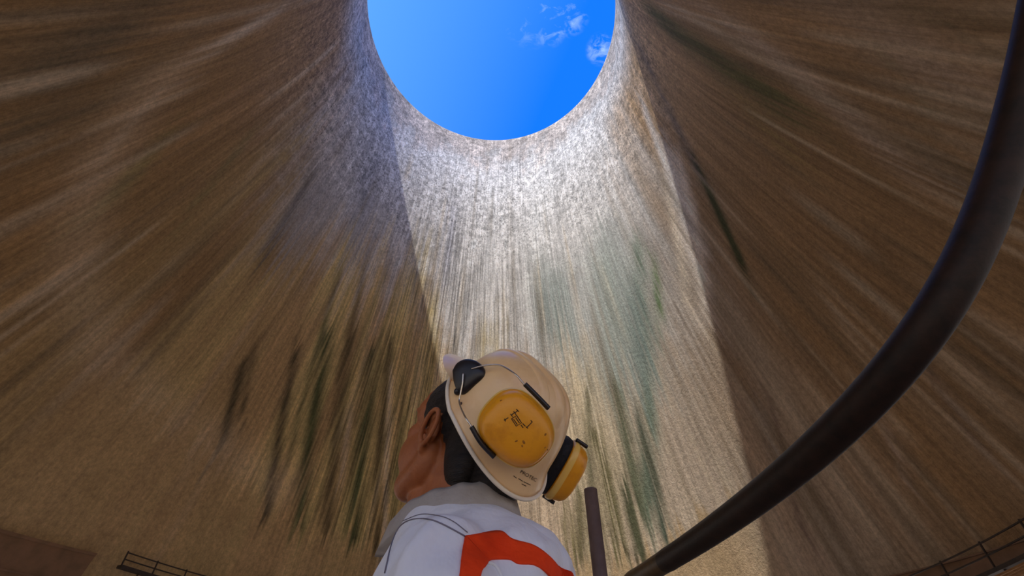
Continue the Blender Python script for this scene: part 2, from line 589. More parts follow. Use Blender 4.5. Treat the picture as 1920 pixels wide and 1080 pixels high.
def concrete_material():
    m = bpy.data.materials.new('weathered_concrete')
    m.use_nodes = True
    nt = m.node_tree
    N, L = nt.nodes, nt.links
    b = N['Principled BSDF']
    b.inputs['Roughness'].default_value = 0.85
    b.inputs['Specular IOR Level'].default_value = 0.2
    col = N.new('ShaderNodeAttribute')
    col.attribute_name = 'weathering'
    arcn = N.new('ShaderNodeAttribute')
    arcn.attribute_name = 'arc'

    def noise_layer(sc, detail, rough, lo, hi, out_lo, out_hi):
        mp = N.new('ShaderNodeMapping')
        mp.inputs['Scale'].default_value = sc
        L.new(arcn.outputs['Vector'], mp.inputs[0])
        n = N.new('ShaderNodeTexNoise')
        n.inputs['Scale'].default_value = 1.0
        n.inputs['Detail'].default_value = detail
        n.inputs['Roughness'].default_value = rough
        L.new(mp.outputs[0], n.inputs['Vector'])
        r = N.new('ShaderNodeMapRange')
        r.inputs['From Min'].default_value = lo
        r.inputs['From Max'].default_value = hi
        r.inputs['To Min'].default_value = out_lo
        r.inputs['To Max'].default_value = out_hi
        L.new(n.outputs[0], r.inputs[0])
        return r.outputs[0]
    fine = noise_layer((3.0, 3.0, .07), 4, .78, .32, .70, .62, 1.38)      # thin vertical runs
    broad = noise_layer((.45, .45, .025), 2, .6, .3, .7, .90, 1.10)
    mott = noise_layer((3.2, 3.2, 2.2), 4, .85, .32, .68, .78, 1.22)       # cast surface, pits
    rough_at = N.new('ShaderNodeAttribute')
    rough_at.attribute_name = 'spalling'
    pits = noise_layer((3.0, 3.0, 2.2), 1, .5, .63, .67, 1.0, .5)
    def gain(f, k):                                   # scale a layer's departure from 1 by the run strength
        a = N.new('ShaderNodeMath')
        a.operation = 'SUBTRACT'
        a.inputs[1].default_value = 1.0
        L.new(f, a.inputs[0])
        b_ = N.new('ShaderNodeMath')
        b_.operation = 'MULTIPLY_ADD'
        b_.inputs[2].default_value = 1.0
        L.new(a.outputs[0], b_.inputs[0])
        L.new(k, b_.inputs[1])
        return b_.outputs[0]
    clump = noise_layer((.85, .85, .75), 4, .8, .36, .64, .52, 1.42)     # patches where the skin has weathered off
    pit_k = N.new('ShaderNodeMapRange')
    pit_k.inputs['From Min'].default_value = 1.25
    pit_k.inputs['From Max'].default_value = 1.9
    L.new(rough_at.outputs['Fac'], pit_k.inputs[0])
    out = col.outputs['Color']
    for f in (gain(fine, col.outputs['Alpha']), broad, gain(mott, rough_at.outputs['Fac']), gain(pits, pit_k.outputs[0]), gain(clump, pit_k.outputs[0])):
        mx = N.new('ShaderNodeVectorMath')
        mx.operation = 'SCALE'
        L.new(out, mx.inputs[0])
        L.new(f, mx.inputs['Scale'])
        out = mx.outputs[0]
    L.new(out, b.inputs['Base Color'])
    bp = N.new('ShaderNodeBump')
    bp.inputs['Strength'].default_value = 0.5
    bp.inputs['Distance'].default_value = 0.15
    L.new(mott, bp.inputs['Height'])
    L.new(bp.outputs[0], b.inputs['Normal'])
    return m


CONC = concrete_material()
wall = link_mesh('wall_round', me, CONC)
tag(wall, 'tall curved concrete inner wall of the cooling tower with run-down stains', kind='structure')


def ring_solid(name, prof, mat_, seg=360):
    """Lathe a closed (radius, z) profile round the tower axis."""
    bm = bmesh.new()
    rows = []
    for k in range(seg):
        a = 2 * math.pi * k / seg
        rows.append([bm.verts.new((AX + r * math.sin(a), AY + r * math.cos(a), z)) for r, z in prof])
    n = len(prof)
    for k in range(seg):
        p, q = rows[k], rows[(k + 1) % seg]
        for j in range(n):
            bm.faces.new((p[j], p[(j + 1) % n], q[(j + 1) % n], q[j]))
    return finish(name, bm, mat_, None, False)


M_RIM = mat('rim_concrete', (.80, .77, .72), .8, col2=(.52, .46, .38), noise_scale=.9, lo=.45, hi=.75)
rim = ring_solid('trim_1', [(RT - .05, HTOP - .6), (RT - .02, HTOP - .12), (RT + .30, HTOP + .22), (RT + .6, HTOP + .22), (RT + .6, HTOP - .6)], M_RIM)
tag(rim, 'pale concrete lip round the open top of the tower', kind='structure')

M_FLOOR = mat('basin_floor', (.60, .48, .34), .8, col2=(.48, .37, .25), noise_scale=.6)
bm = bmesh.new()
bmesh.ops.create_circle(bm, cap_ends=True, segments=180, radius=float(rad_at(0.0)) + 2.5, matrix=Matrix.Translation((AX, AY, 0)))
floor = finish('floor', bm, M_FLOOR, None, False)
tag(floor, 'brown concrete floor at the foot of the tower', kind='structure')
M_GROUND = mat('bounce_ground', (.80, .66, .47), .9, col2=(.72, .57, .39), noise_scale=.05)  # unseen ground, coloured pale and warm to bounce sunlight into the tower
bm = bmesh.new()
bmesh.ops.create_circle(bm, cap_ends=True, segments=96, radius=420, matrix=Matrix.Translation((AX, AY, -.15)))
ground = finish('ground', bm, M_GROUND, None, False)
tag(ground, 'unseen pale ground outside the tower, bouncing sunlight in', kind='structure')

# ring beam at the foot of the shell; its unseen columns belong to the added inlet
ZB = wall_hit(1918, 1012, .5).z
M_BEAM = mat('beam_concrete', (.30, .17, .10), .85, col2=(.20, .125, .07), noise_scale=.8)
r0, r1 = float(rad_at(ZB)), float(rad_at(Z_INLET))
beam = ring_solid('trim_2', [(r1 - .6, Z_INLET - .6), (r0 - .5, ZB - .12), (r0 - .62, ZB - .1), (r0 - .62, ZB), (r0 + .02, ZB), (r1 + .6, Z_INLET - .6)], M_BEAM)
tag(beam, 'dark reddish concrete ring beam along the foot of the wall', kind='structure')
bm = bmesh.new()
tube(bm, [(0, 0, -.1), (0, 0, 1)], .45, 10)
col_me = bpy.data.meshes.new('added_column')
bm.to_mesh(col_me)
bm.free()
col_me.materials.append(M_BEAM)
# a lower lining stands proud of the wall at the far left
zl = wall_hit(0, 991, .5).z
al0, al1 = az_z(-260, 900)[0], az_z(172, 1044)[0]
bm = bmesh.new()
rows = []
for k in range(61):
    a = al0 + (al1 - al0) * k / 60
    rows.append([bm.verts.new((AX + (float(rad_at(z)) - d) * math.sin(a), AY + (float(rad_at(z)) - d) * math.cos(a), z))
                 for z, d in ((ZB - .05, .55), (zl - .22, .45), (zl - .20, .55), (zl, .55), (zl, -.05), (ZB - .05, -.05))])
for p, q in zip(rows, rows[1:]):
    for j in range(6):
        bm.faces.new((p[j], p[(j + 1) % 6], q[(j + 1) % 6], q[j]))
bm.faces.new(rows[0])
bm.faces.new(rows[-1])
tag(finish('trim_3', bm, M_BEAM, None, False), 'dark reddish ledge standing proud of the wall at lower left', kind='structure')
NCOL = 40
for k in range(NCOL * 2):
    a0 = (k // 2) * 2 * math.pi / NCOL
    a1 = a0 + (1 if k % 2 else -1) * math.pi / NCOL
    rb = float(rad_at(0.0)) + 1.0
    p = Vector((AX + rb * math.sin(a0), AY + rb * math.cos(a0), 0))
    q = Vector((AX + r1 * math.sin(a1), AY + r1 * math.cos(a1), Z_INLET - .4))
    o = bpy.data.objects.new('added_column', col_me)
    COL.objects.link(o)
    o.parent = beam
    d = q - p
    o.location = p
    o.rotation_euler = d.to_track_quat('Z', 'Y').to_euler()
    o.scale = (1, 1, d.length)

# ------------------------------------------------------------------ curved pipe and standpipe
M_PIPE = mat('rusted_steel', (.013, .008, .006), .55, 0.0, .22, col2=(.030, .015, .010), noise_scale=9, bump=.12, bump_scale=40)
M_PIPE2 = mat('rusted_steel_olive', (.095, .055, .020), .5, 0.0, .3, col2=(.05, .028, .012), noise_scale=11, bump=.12, bump_scale=40)
M_POST = mat('standpipe_steel', (.15, .098, .088), .5, 0.2, .5, col2=(.10, .064, .056), noise_scale=10, bump=.1, bump_scale=50)
PD = 0.232                                       # pipe diameter
# (photo point on the pipe's centre line, apparent width in pixels -> distance)
pipe_px = [(1215, 1070, 37), (1270, 1039, 41), (1395, 962, 53), (1487, 880, 63), (1576, 791, 72), (1639, 730, 78), (1708, 640, 83), (1770, 555, 86), (1825, 460, 88),
           (1869, 360, 90), (1913, 215, 93), (1945, 70, 96), (1962, -60, 98)]
ctrl = []
for x, y, w in pipe_px:
    d = ray(x, y)
    cosa = FPX / d.length
    ctrl.append(CO + d.normalized() * (.20 * FPX / w) / max(cosa, .4) ** 2)
# one smooth sweep through the measured points
tt = np.linspace(0, 1, len(ctrl))
fit = [np.polyval(np.polyfit(tt, [c[i] for c in ctrl], 4), tt) for i in range(3)]
ctrl = [Vector((fit[0][k], fit[1][k], fit[2][k])) for k in range(len(ctrl))]
low_dir = (ctrl[0] - ctrl[2]).normalized()
g0 = ctrl[0]
g1 = g0 + low_dir * .55
foot = [Vector((g1.x + low_dir.x * .62, g1.y + low_dir.y * .62, 0.0)), Vector((g1.x + low_dir.x * .61, g1.y + low_dir.y * .61, g1.z * .40)), Vector((g1.x + low_dir.x * .50, g1.y + low_dir.y * .50, g1.z * .74)), Vector((g1.x + low_dir.x * .27, g1.y + low_dir.y * .27, g1.z * .94 + low_dir.z * .1)), g1]
e0 = ctrl[-1]
back = [e0 + Vector((-.02, -.45, .25)), e0 + Vector((.0, -1.0, .05)), Vector((e0.x + .05, e0.y - 1.45, e0.z - .9)), Vector((e0.x + .08, e0.y - 1.55, 1.0)), Vector((e0.x + .08, e0.y - 1.55, 0))]
path = spline(foot + ctrl + back, 260)
pipe = thing('curved_pipe', (foot[0].x, foot[0].y, 0), 'dark rusty steel pipe curving up past the worker on the right', 'pipe')
js = min(range(len(path)), key=lambda i: (path[i] - ctrl[1] * .6 - ctrl[0] * .4).length)
bm = bmesh.new()
tube(bm, path[js:], PD / 2, 32)
finish('upper_section', bm, M_PIPE, pipe)
bm = bmesh.new()
tube(bm, path[:js + 1], PD / 2 * .985, 32)
tag(finish('lower_section', bm, M_PIPE2, pipe), 'olive brown lower length of the pipe')
bm = bmesh.new()
tube(bm, [path[js - 1], path[js], path[js + 1]], [PD / 2 * .99, PD / 2 * 1.025, PD / 2], 32, False)
finish('weld_seam', bm, M_PIPE, pipe)
for base in (path[0], path[-1]):
    bm = bmesh.new()
    bmesh.ops.create_cone(bm, cap_ends=True, segments=32, radius1=PD * .85, radius2=PD * .85, depth=.03, matrix=Matrix.Translation((base.x, base.y, .015)))
    finish('flange', bm, M_PIPE, pipe, False)

# standpipe behind the worker: vertical, top at (1107, 917)
sp_top = at(1107, 917, 2.6)
SPR = 24.5 / 2 * 2.6 / FPX
stand = thing('standpipe', (sp_top.x, sp_top.y, 0), 'short brown open-topped steel post standing behind the worker', 'post')
bm = bmesh.new()
o_r, i_r = [], []
seg = 28
prof = [(SPR, 0), (SPR, sp_top.z - .004), (SPR - .003, sp_top.z), (SPR - .01, sp_top.z), (SPR - .012, sp_top.z - .004), (SPR - .012, sp_top.z - .3)]
rows = [[bm.verts.new((sp_top.x + r * math.cos(2 * math.pi * k / seg), sp_top.y + r * math.sin(2 * math.pi * k / seg), z)) for k in range(seg)] for r, z in prof]
for a, b in zip(rows, rows[1:]):
    for k in range(seg):
        bm.faces.new((a[k], a[(k + 1) % seg], b[(k + 1) % seg], b[k]))
bm.faces.new(rows[-1])
finish('tube', bm, M_POST, stand)
bm = bmesh.new()
bmesh.ops.create_cone(bm, cap_ends=True, segments=4, radius1=.15, radius2=.15, depth=.012, matrix=Matrix.Translation((sp_top.x, sp_top.y, .006)) @ Matrix.Rotation(R(45), 4, 'Z'))
finish('base_plate', bm, M_POST, stand, False)


# ------------------------------------------------------------------ walkways along the wall
M_STEEL = mat('dark_steel', (.035, .026, .022), .6, .2, .4, col2=(.07, .045, .03), noise_scale=3)
M_DECK = mat('dark_grating', (.045, .035, .03), .7, .1, .3, col2=(.08, .055, .04), noise_scale=2)
M_TIMBER = mat('old_timber', (.42, .21, .07), .75, 0, .3, col2=(.22, .10, .04), noise_scale=2.5, stretch=(1, 1, 3))


def on_ring(a, r, z):
    return Vector((AX + r * math.sin(a), AY + r * math.cos(a), z))


def arc_bar(bm, r, z, a0, a1, w, h, rise=lambda a: 0.0, n=60):
    """Bar of rectangular section following the wall."""
    rows = []
    for k in range(n + 1):
        a = a0 + (a1 - a0) * k / n
        rows.append([bm.verts.new(on_ring(a, r + dr * w / 2, z + dh * h / 2 + rise(a))) for dr, dh in ((-1, -1), (1, -1), (1, 1), (-1, 1))])
    for p, q in zip(rows, rows[1:]):
        for j in range(4):
            bm.faces.new((p[j], p[(j + 1) % 4], q[(j + 1) % 4], q[j]))
    bm.faces.new(rows[0])
    bm.faces.new(rows[-1][::-1])


def walkway(name, label, px_top, px_ref, px_end, inset, hgt, rails, post_step, wide, planks=0, deck=True):
    """px_top: photo point on the top rail; the walk follows the wall from there to azimuth a_end."""
    p, p2, p3 = wall_hit(*px_top, inset), wall_hit(*px_ref, inset), wall_hit(*px_end, inset)
    a0, a2, a_end = (math.atan2(q.x - AX, q.y - AY) for q in (p, p2, p3))
    r = math.hypot(p.x - AX, p.y - AY)
    slope = (p2.z - p.z) / (a2 - a0)
    zd = p.z - hgt

    def dz(a):
        return slope * (a - a0)
    t = thing(name, tuple(on_ring(a0, r, zd - .2)), label, 'walkway')
    for fz in rails:
        bm = bmesh.new()
        arc_bar(bm, r, zd + hgt * fz, a0, a_end, .09, .09, dz)
        finish('rail', bm, M_STEEL, t, False)
    n = max(2, int(abs(a_end - a0) * r / post_step) + 1)
    for k in range(n):
        a = a0 + (a_end - a0) * k / (n - 1)
        bm = bmesh.new()
        tube(bm, [on_ring(a, r, zd - .1 + dz(a)), on_ring(a, r, zd + hgt + .12 + dz(a))], .07, 8)
        finish('post', bm, M_STEEL, t, False)
    if deck:
        bm = bmesh.new()
        arc_bar(bm, r + wide / 2 - .1, zd - .12, a0, a_end, wide, .24, dz)
        finish('deck', bm, M_DECK, t, False)
        n2 = max(2, n // 2 + 1)
        for k in range(n2):
            a = a0 + (a_end - a0) * (k + .5) / n2
            bm = bmesh.new()
            zz_ = zd + dz(a)
            pw = on_ring(a, float(rad_at(zz_ - 1.8)) - .02, zz_ - 1.8)
            tube(bm, [on_ring(a, r + .1, zz_ - .25), pw], .08, 8)
            finish('bracket', bm, M_STEEL, t, False)
    for k in range(planks):
        bm = bmesh.new()
        arc_bar(bm, r - .35 - .42 * k, zd - .55 - .2 * k + (.06 if k % 2 else 0), a0, a_end, .36, .1, dz)
        finish('plank', bm, M_TIMBER, t, False)
    return t


walkway('gallery', 'dark railed gallery with timber boards in the lower right corner', (1990, 928), (1745, 1068), (1640, 1122), 1.6, 1.45, (1.0, .5), 3.1, 1.4, planks=7)
walkway('handrail_walk', 'thin dark handrail fixed along the wall at lower left', (240, 1036), (380, 1080), (500, 1116), .9, 1.0, (1.0, .45), 2.6, .8)


# ------------------------------------------------------------------ the worker
FW = Vector((-.99, .14, 0)).normalized()       # the way the body faces
RTV = Vector((FW.y, -FW.x, 0))                   # the worker's right
NECK = at(854, 966, .695)                         # middle of the collar
BASE = Vector((NECK.x, NECK.y, 0))
PM = Matrix(((RTV.x, FW.x, 0, BASE.x), (RTV.y, FW.y, 0, BASE.y), (0, 0, 1, 0), (0, 0, 0, 1)))
ZN = NECK.z                                      # collar height above the floor


def P(x, y, z):                                  # person frame (right, forward, up) -> world
    return PM @ Vector((x, y, z))


# head frame
HA = math.atan2(.58, -.81)
HP = R(26)
hh = Vector((math.cos(HA), math.sin(HA), 0))
HY = hh * math.cos(HP) + Vector((0, 0, 1)) * math.sin(HP)
HZ = Vector((0, 0, 1)) * math.cos(HP) - hh * math.sin(HP)
HX = HY.cross(HZ)
roll = Matrix.Rotation(R(-7), 3, HY)
HX, HZ = roll @ HX, roll @ HZ
EAR = at(812, 800, .72)
HO = EAR + HX * .080 + HY * .008
HM = Matrix(((HX.x, HY.x, HZ.x, HO.x), (HX.y, HY.y, HZ.y, HO.y), (HX.z, HY.z, HZ.z, HO.z), (0, 0, 0, 1)))
HR = HM.to_3x3()


def Hd(x, y, z):                                 # head frame (right, face, crown) -> world
    return HM @ Vector((x, y, z))


def hell(bm, c, ax, rot=None):
    ellipsoid(bm, Hd(*c), ax, HR @ rot if rot else HR, 32, 20)


M_SKIN = mat('tanned_skin', (.38, .125, .042), .5, 0, .35, col2=(.30, .090, .030), noise_scale=45, bump=.10, bump_scale=220, sss=.12)
M_HAIR = mat('dark_hair', (.018, .013, .011), .5, 0, .5, col2=(.05, .038, .03), noise_scale=30, stretch=(1, 1, 8), bump=.8, bump_scale=160)
M_CLOTH = mat('grey_white_cotton', (.84, .84, .88), .85, 0, .15, col2=(.74, .74, .78), noise_scale=14, bump=.75, bump_scale=20, stretch=(1, 1, .35))
M_COLLAR = mat('collar_cotton', (.40, .36, .33), .85, 0, .15, col2=(.34, .30, .27), noise_scale=30, bump=.3, bump_scale=60)
M_ORANGE = mat('orange_cloth', (.90, .062, .008), .75, 0, .2, col2=(.78, .045, .006), noise_scale=30, bump=.35, bump_scale=40)
M_THREAD = mat('seam_thread', (.20, .18, .22), .9)
M_TROUSER = mat('grey_trousers', (.42, .42, .45), .85, 0, .15, bump=.3, bump_scale=30)
M_BOOT = mat('boot_leather', (.035, .028, .024), .5, 0, .4, bump=.2, bump_scale=80)
M_SOLE = mat('boot_sole', (.02, .02, .02), .8)

worker = thing('person', (BASE.x, BASE.y, 0), 'worker in white helmet and grey orange-striped jacket, seen from behind looking up', 'person')

# --- body: one continuous surface
bm = bmesh.new()
hell(bm, (0, -.016, .028), (.075, .096, .078))                 # skull
hell(bm, (0, .030, .000), (.066, .062, .070))                  # face
hell(bm, (0, .040, -.055), (.052, .050, .050))                 # muzzle
hell(bm, (0, .070, -.100), (.032, .028, .026))                 # chin
hell(bm, (0, .046, .044), (.062, .042, .034))
for s in (-1, 1):
    hell(bm, (s * .050, .044, .022), (.020, .030, .030))           # temple                  # forehead
for s in (-1, 1):
    limb(bm, [Hd(s * .064, -.002, -.030), Hd(s * .060, .004, -.066), Hd(s * .044, .046, -.097), Hd(s * .014, .078, -.108)], [.018, .024, .024, .021], 14)
    hell(bm, (s * .046, .056, -.018), (.024, .022, .022))      # cheekbone
    hell(bm, (s * .034, .076, .022), (.024, .014, .009))       # brow
    hell(bm, (s * .032, .070, .006), (.014, .012, .010))       # eye
    hell(bm, (s * .052, .036, -.050), (.024, .044, .042))      # cheek
    hell(bm, (s * .014, .092, -.038), (.010, .011, .009))      # nostril wing
limb(bm, [Hd(0, .078, .012), Hd(0, .090, -.014), Hd(0, .100, -.034)], [.009, .011, .012], 12)
hell(bm, (0, .090, -.060), (.023, .010, .006))                 # lips
hell(bm, (0, .088, -.070), (.020, .010, .006))
# ears: outer helix, lobe, inner fold around a shallow bowl
for s in (-1, 1):
    ex, ey, ez = s * .079, -.008, -.002
    er = []
    for k in range(15):
        a = R(-75 + k * 22)
        er.append(Hd(ex + s * (.010 + .006 * math.sin(a * .5 + 1)), ey - .006 + .0145 * math.cos(a) * -1 - .007 * math.sin(a), ez + .028 * math.sin(a) * 1.0))
    limb(bm, er, [.0045] * len(er), 10)
    hell(bm, (ex + s * .002, ey - .006, ez), (.005, .012, .024))
    hell(bm, (ex + s * .007, ey + .004, ez - .031), (.005, .008, .010))
    hell(bm, (ex - s * .002, ey + .012, ez - .006), (.006, .005, .009))
# neck
nb = P(0, -.005, ZN - .05)
limb(bm, [Hd(0, -.035, .00), Hd(0, -.022, -.055), NECK.lerp(Hd(0, -.02, -.055), .45), nb], [.060, .062, .060, .066], 24)
limb(bm, [Hd(0, .045, -.075), NECK + FW * .045 + Vector((0, 0, .03)), NECK + FW * .04 - Vector((0, 0, .05))], [.030, .034, .036], 16)
# torso, arms, hands, legs (mostly under the clothes)
sh = ZN - .10
limb(bm, [P(0, -.01, ZN - .09), P(0, -.035, ZN - .22), P(0, -.02, ZN - .42), P(0, -.01, .98)], [.07, .105, .100, .110], 24)
for s in (-1, 1):
    shp, elb, wr = P(s * .150, -.03, sh - .03), P(s * .205, -.05, sh - .30), P(s * .200, .06, sh - .56)
    limb(bm, [P(s * .06, -.03, sh - .03), shp, elb, wr], [.05, .046, .040, .027], 18)
    pd = (wr - elb).normalized()
    ins = -RTV * s
    palm = wr + pd * .055
    limb(bm, [wr, wr + pd * .03, palm + pd * .03], [.024, .032, .034], 16, squash=.5, up=FW)
    for j in range(4):
        off = FW * (.027 - .018 * j)
        L_ = (.075, .084, .078, .062)[j]
        q0 = palm + pd * .03 + off
        limb(bm, [q0, q0 + pd * L_ * .5 + ins * .008, q0 + pd * L_ * .8 + ins * .028, q0 + pd * L_ * .9 + ins * .045], [.0095, .009, .008, .007], 10)
    limb(bm, [wr + pd * .03 + FW * .022, wr + pd * .065 + FW * .048 + ins * .012, wr + pd * .10 + FW * .050 + ins * .03], [.012, .011, .009], 10)
    limb(bm, [P(s * .09, 0, .95), P(s * .10, .01, .50), P(s * .10, -.01, .10)], [.085, .055, .038], 18)
    limb(bm, [P(s * .10, -.03, .06), P(s * .105, .12, .05)], [.035, .03], 12)
body_me = remesh(bm, .0030, 6, .5)
link_mesh('body', body_me, M_SKIN, worker)

# --- hair: a cap over the skull, cut to the hairline, with combed locks
bm = bmesh.new()
NU, NV = 120, 60
cs, axs = Vector((0, -.014, .028)), Vector((.0795, .1040, .083))
hv = {}
for i in range(NU):
    for j in range(NV + 1):
        u, v = 2 * math.pi * i / NU, math.pi * j / NV
        d = Vector((math.sin(v) * math.cos(u), math.sin(v) * math.sin(u), math.cos(v)))
        p = Vector((cs.x + axs.x * d.x, cs.y + axs.y * d.y, cs.z + axs.z * d.z))
        k = noise.noise(Vector((p.x * 40, p.y * 160, p.z * 60))) * .0022 + noise.noise(p * 240) * .0010
        hv[i, j] = bm.verts.new(Hd(*(p + d * (k + .001))))
        hv[i, j].index = 0


def in_hair(i, j):
    u, v = 2 * math.pi * i / NU, math.pi * j / NV
    y, z, x = cs.y + axs.y * math.sin(v) * math.sin(u), cs.z + axs.z * math.cos(v), abs(axs.x * math.sin(v) * math.cos(u))
    line = np.interp(y, [-.12, -.06, -.035, -.022, -.012, .012, .022, .038, .050, .070, .085, .10], [-.075, -.070, -.045, .000, .028, .020, -.016, -.012, .012, .036, .060, .065])
    return z + .004 * noise.noise(Vector((y * 300, x * 200, 1))) > line


for i in range(NU):
    for j in range(NV):
        q = [(i, j), (i, j + 1), ((i + 1) % NU, j + 1), ((i + 1) % NU, j)]
        if all(in_hair(*t) for t in q):
            vs_ = [hv[t] for t in q]
            try:
                bm.faces.new(vs_)
            except ValueError:
                pass
bmesh.ops.delete(bm, geom=[v for v in bm.verts if not v.link_faces], context='VERTS')
bmesh.ops.remove_doubles(bm, verts=bm.verts, dist=1e-5)
# nape: hair running down from the skull to the collar
limb(bm, [Hd(0, -.085, .02), Hd(0, -.092, -.03), Hd(0, -.084, -.070)], [.055, .052, .040], 24)
for s in (-1, 1):
    limb(bm, [Hd(s * .045, -.070, .02), Hd(s * .048, -.064, -.025), Hd(s * .042, -.060, -.058)], [.036, .032, .024], 20)
finish('hair', bm, M_HAIR, worker)

# --- jacket
bm = bmesh.new()
tors = [(ZN - .004, .080, .082, -.004), (ZN - .022, .102, .100, -.022), (ZN - .045, .130, .118, -.040), (ZN - .075, .158, .130, -.048), (ZN - .12, .178, .134, -.046),
        (ZN - .20, .188, .136, -.040), (ZN - .30, .186, .136, -.034), (ZN - .42, .178, .130, -.026), (ZN - .55, .182, .132, -.018), (.86, .190, .135, -.012)]
seg = 48
rows = []
for z, ax, ay, oy in tors:
    row = []
    for k in range(seg):
        a = 2 * math.pi * k / seg
        c, s_ = math.cos(a), math.sin(a)
        e = .82
        row.append(bm.verts.new(P(ax * math.copysign(abs(c) ** e, c), oy + ay * math.copysign(abs(s_) ** e, s_), z)))
    rows.append(row)
for a, b in zip(rows, rows[1:]):
    for k in range(seg):
        bm.faces.new((a[k], a[(k + 1) % seg], b[(k + 1) % seg], b[k]))
bm.faces.new(rows[0])
bm.faces.new(rows[-1])
for s in (-1, 1):
    shp, elb, wr = P(s * .158, -.030, sh - .020), P(s * .205, -.05, sh - .30), P(s * .200, .055, sh - .53)
    limb(bm, [P(s * .09, -.03, sh), shp, shp.lerp(elb, .35) + RTV * s * .012, elb, elb.lerp(wr, .5), wr], [.060, .068, .069, .063, .058, .050], 28)
jac_me = remesh(bm, .0050, 10, .6)
# cloth folds, running down the sleeves and across the back
jm_inv = PM.inverted()
co = np.empty(len(jac_me.vertices) * 3)
no = np.empty(len(jac_me.vertices) * 3)
jac_me.vertices.foreach_get('co', co)
jac_me.vertices.foreach_get('normal', no)
co, no = co.reshape(-1, 3), no.reshape(-1, 3)
loc = [jm_inv @ Vector(c) for c in co]
disp = np.array([.0170 * noise.noise(Vector((p.x * 20, p.y * 34 + 2 * noise.noise(p * 6), p.z * 7))) + .0028 * noise.noise(Vector((p.x * 40, p.y * 50, p.z * 16))) for p in loc])
fade = np.array([min(1.0, max(.25, (ZN - .03 - p.z) / .07)) for p in loc])
co = co + no * (disp * fade)[:, None]
jac_me.vertices.foreach_set('co', co.ravel())
jac_me.update()
jacket = link_mesh('jacket', jac_me.copy(), M_CLOTH, worker)
JB = bvh_of(jac_me)


def on_jacket(px, py, off=0.0):
    d = ray(px, py).normalized()
    h, n, i, t = JB.ray_cast(CO, d)
    if h is None:
        h, n, i, t = JB.find_nearest(at(px, py, .66))
    return h + n * off, n


def cloth_patch(name, top, bot, mat_, nu=60, nv=10, off=.0022):
    """A strip of cloth sewn on the jacket between two edges given as photo points."""
    tp = spline([(x, y, 0) for x, y in top], nu)
    bt = spline([(x, y, 0) for x, y in bot], nu)
    bm = bmesh.new()
    g, prev = [], None
    for i in range(nu):
        row = []
        for j in range(nv + 1):
            q = tp[i].lerp(bt[i], j / nv)
            p, n = on_jacket(q.x, q.y, off)
            row.append(bm.verts.new(p))
        g.append(row)
    for i in range(nu - 1):
        for j in range(nv):
            bm.faces.new((g[i][j], g[i + 1][j], g[i + 1][j + 1], g[i][j + 1]))
    bmesh.ops.recalc_face_normals(bm, faces=bm.faces)
    if sum((f.normal.dot(CO - f.calc_center_median()) for f in bm.faces)) < 0:
        bmesh.ops.reverse_faces(bm, faces=bm.faces)
    bmesh.ops.solidify(bm, geom=bm.faces[:], thickness=.0022)
    return finish(name, bm, mat_, jacket, True, True)


def seam(name, pts, rad=.0008, mat_=None, off=.0008):
    c = spline([(x, y, 0) for x, y in pts], 50)
    bm = bmesh.new()
    tube(bm, [on_jacket(q.x, q.y, off)[0] for q in c], rad, 6)
    return finish(name, bm, mat_ or M_THREAD, jacket)


BAND = cloth_patch('orange_band', [(871, 1006), (905, 1001), (940, 998), (960, 1012), (1000, 1024), (1030, 1045), (1052, 1072), (1062, 1100)],
                   [(915, 1054), (925, 1050), (955, 1050), (972, 1058), (1000, 1060), (1020, 1072), (1036, 1092), (1042, 1118)], M_ORANGE)
# the band goes on across the far half of the back
q0, q1 = jm_inv @ on_jacket(1040, 1058)[0], jm_inv @ on_jacket(1030, 1086)[0]
bm = bmesh.new()
g = []
for i in range(31):
    x = min(q0.x, q1.x) + (.150 - min(q0.x, q1.x)) * i / 30
    row = []
    for j in range(9):
        z = q0.z + (q1.z - q0.z) * j / 8 - .10 * (i / 30) ** 2 * .25
        h, n_, _, _ = JB.ray_cast(P(x, -.8, z), FW)
        row.append(bm.verts.new((h or P(x, -.17, z)) - FW * .0020))
    g.append(row)
for i in range(30):
    for j in range(8):
        bm.faces.new((g[i][j], g[i + 1][j], g[i + 1][j + 1], g[i][j + 1]))
bmesh.ops.solidify(bm, geom=bm.faces[:], thickness=.0018)
finish('orange_band', bm, M_ORANGE, jacket)
cloth_patch('orange_sleeve_panel', [(871, 1006), (866, 1035), (862, 1070), (858, 1120), (856, 1180)],
            [(915, 1054), (908, 1064), (900, 1076), (894, 1120), (890, 1180)], M_ORANGE, 40, 8, .0026)
seam('shoulder_seam', [(722, 1075), (735, 1020), (750, 988), (772, 975), (800, 974), (830, 984), (871, 1006)])
seam('yoke_seam', [(756, 977), (790, 965), (826, 969), (850, 979), (876, 999)], .0005)
seam('panel_seam', [(871, 1007), (890, 1022), (908, 1036), (920, 1050)], .0009)
seam('white_piping', [(912, 1056), (926, 1060), (938, 1078), (946, 1100)], .0018, mat('white_piping', (.8, .8, .8), .6))

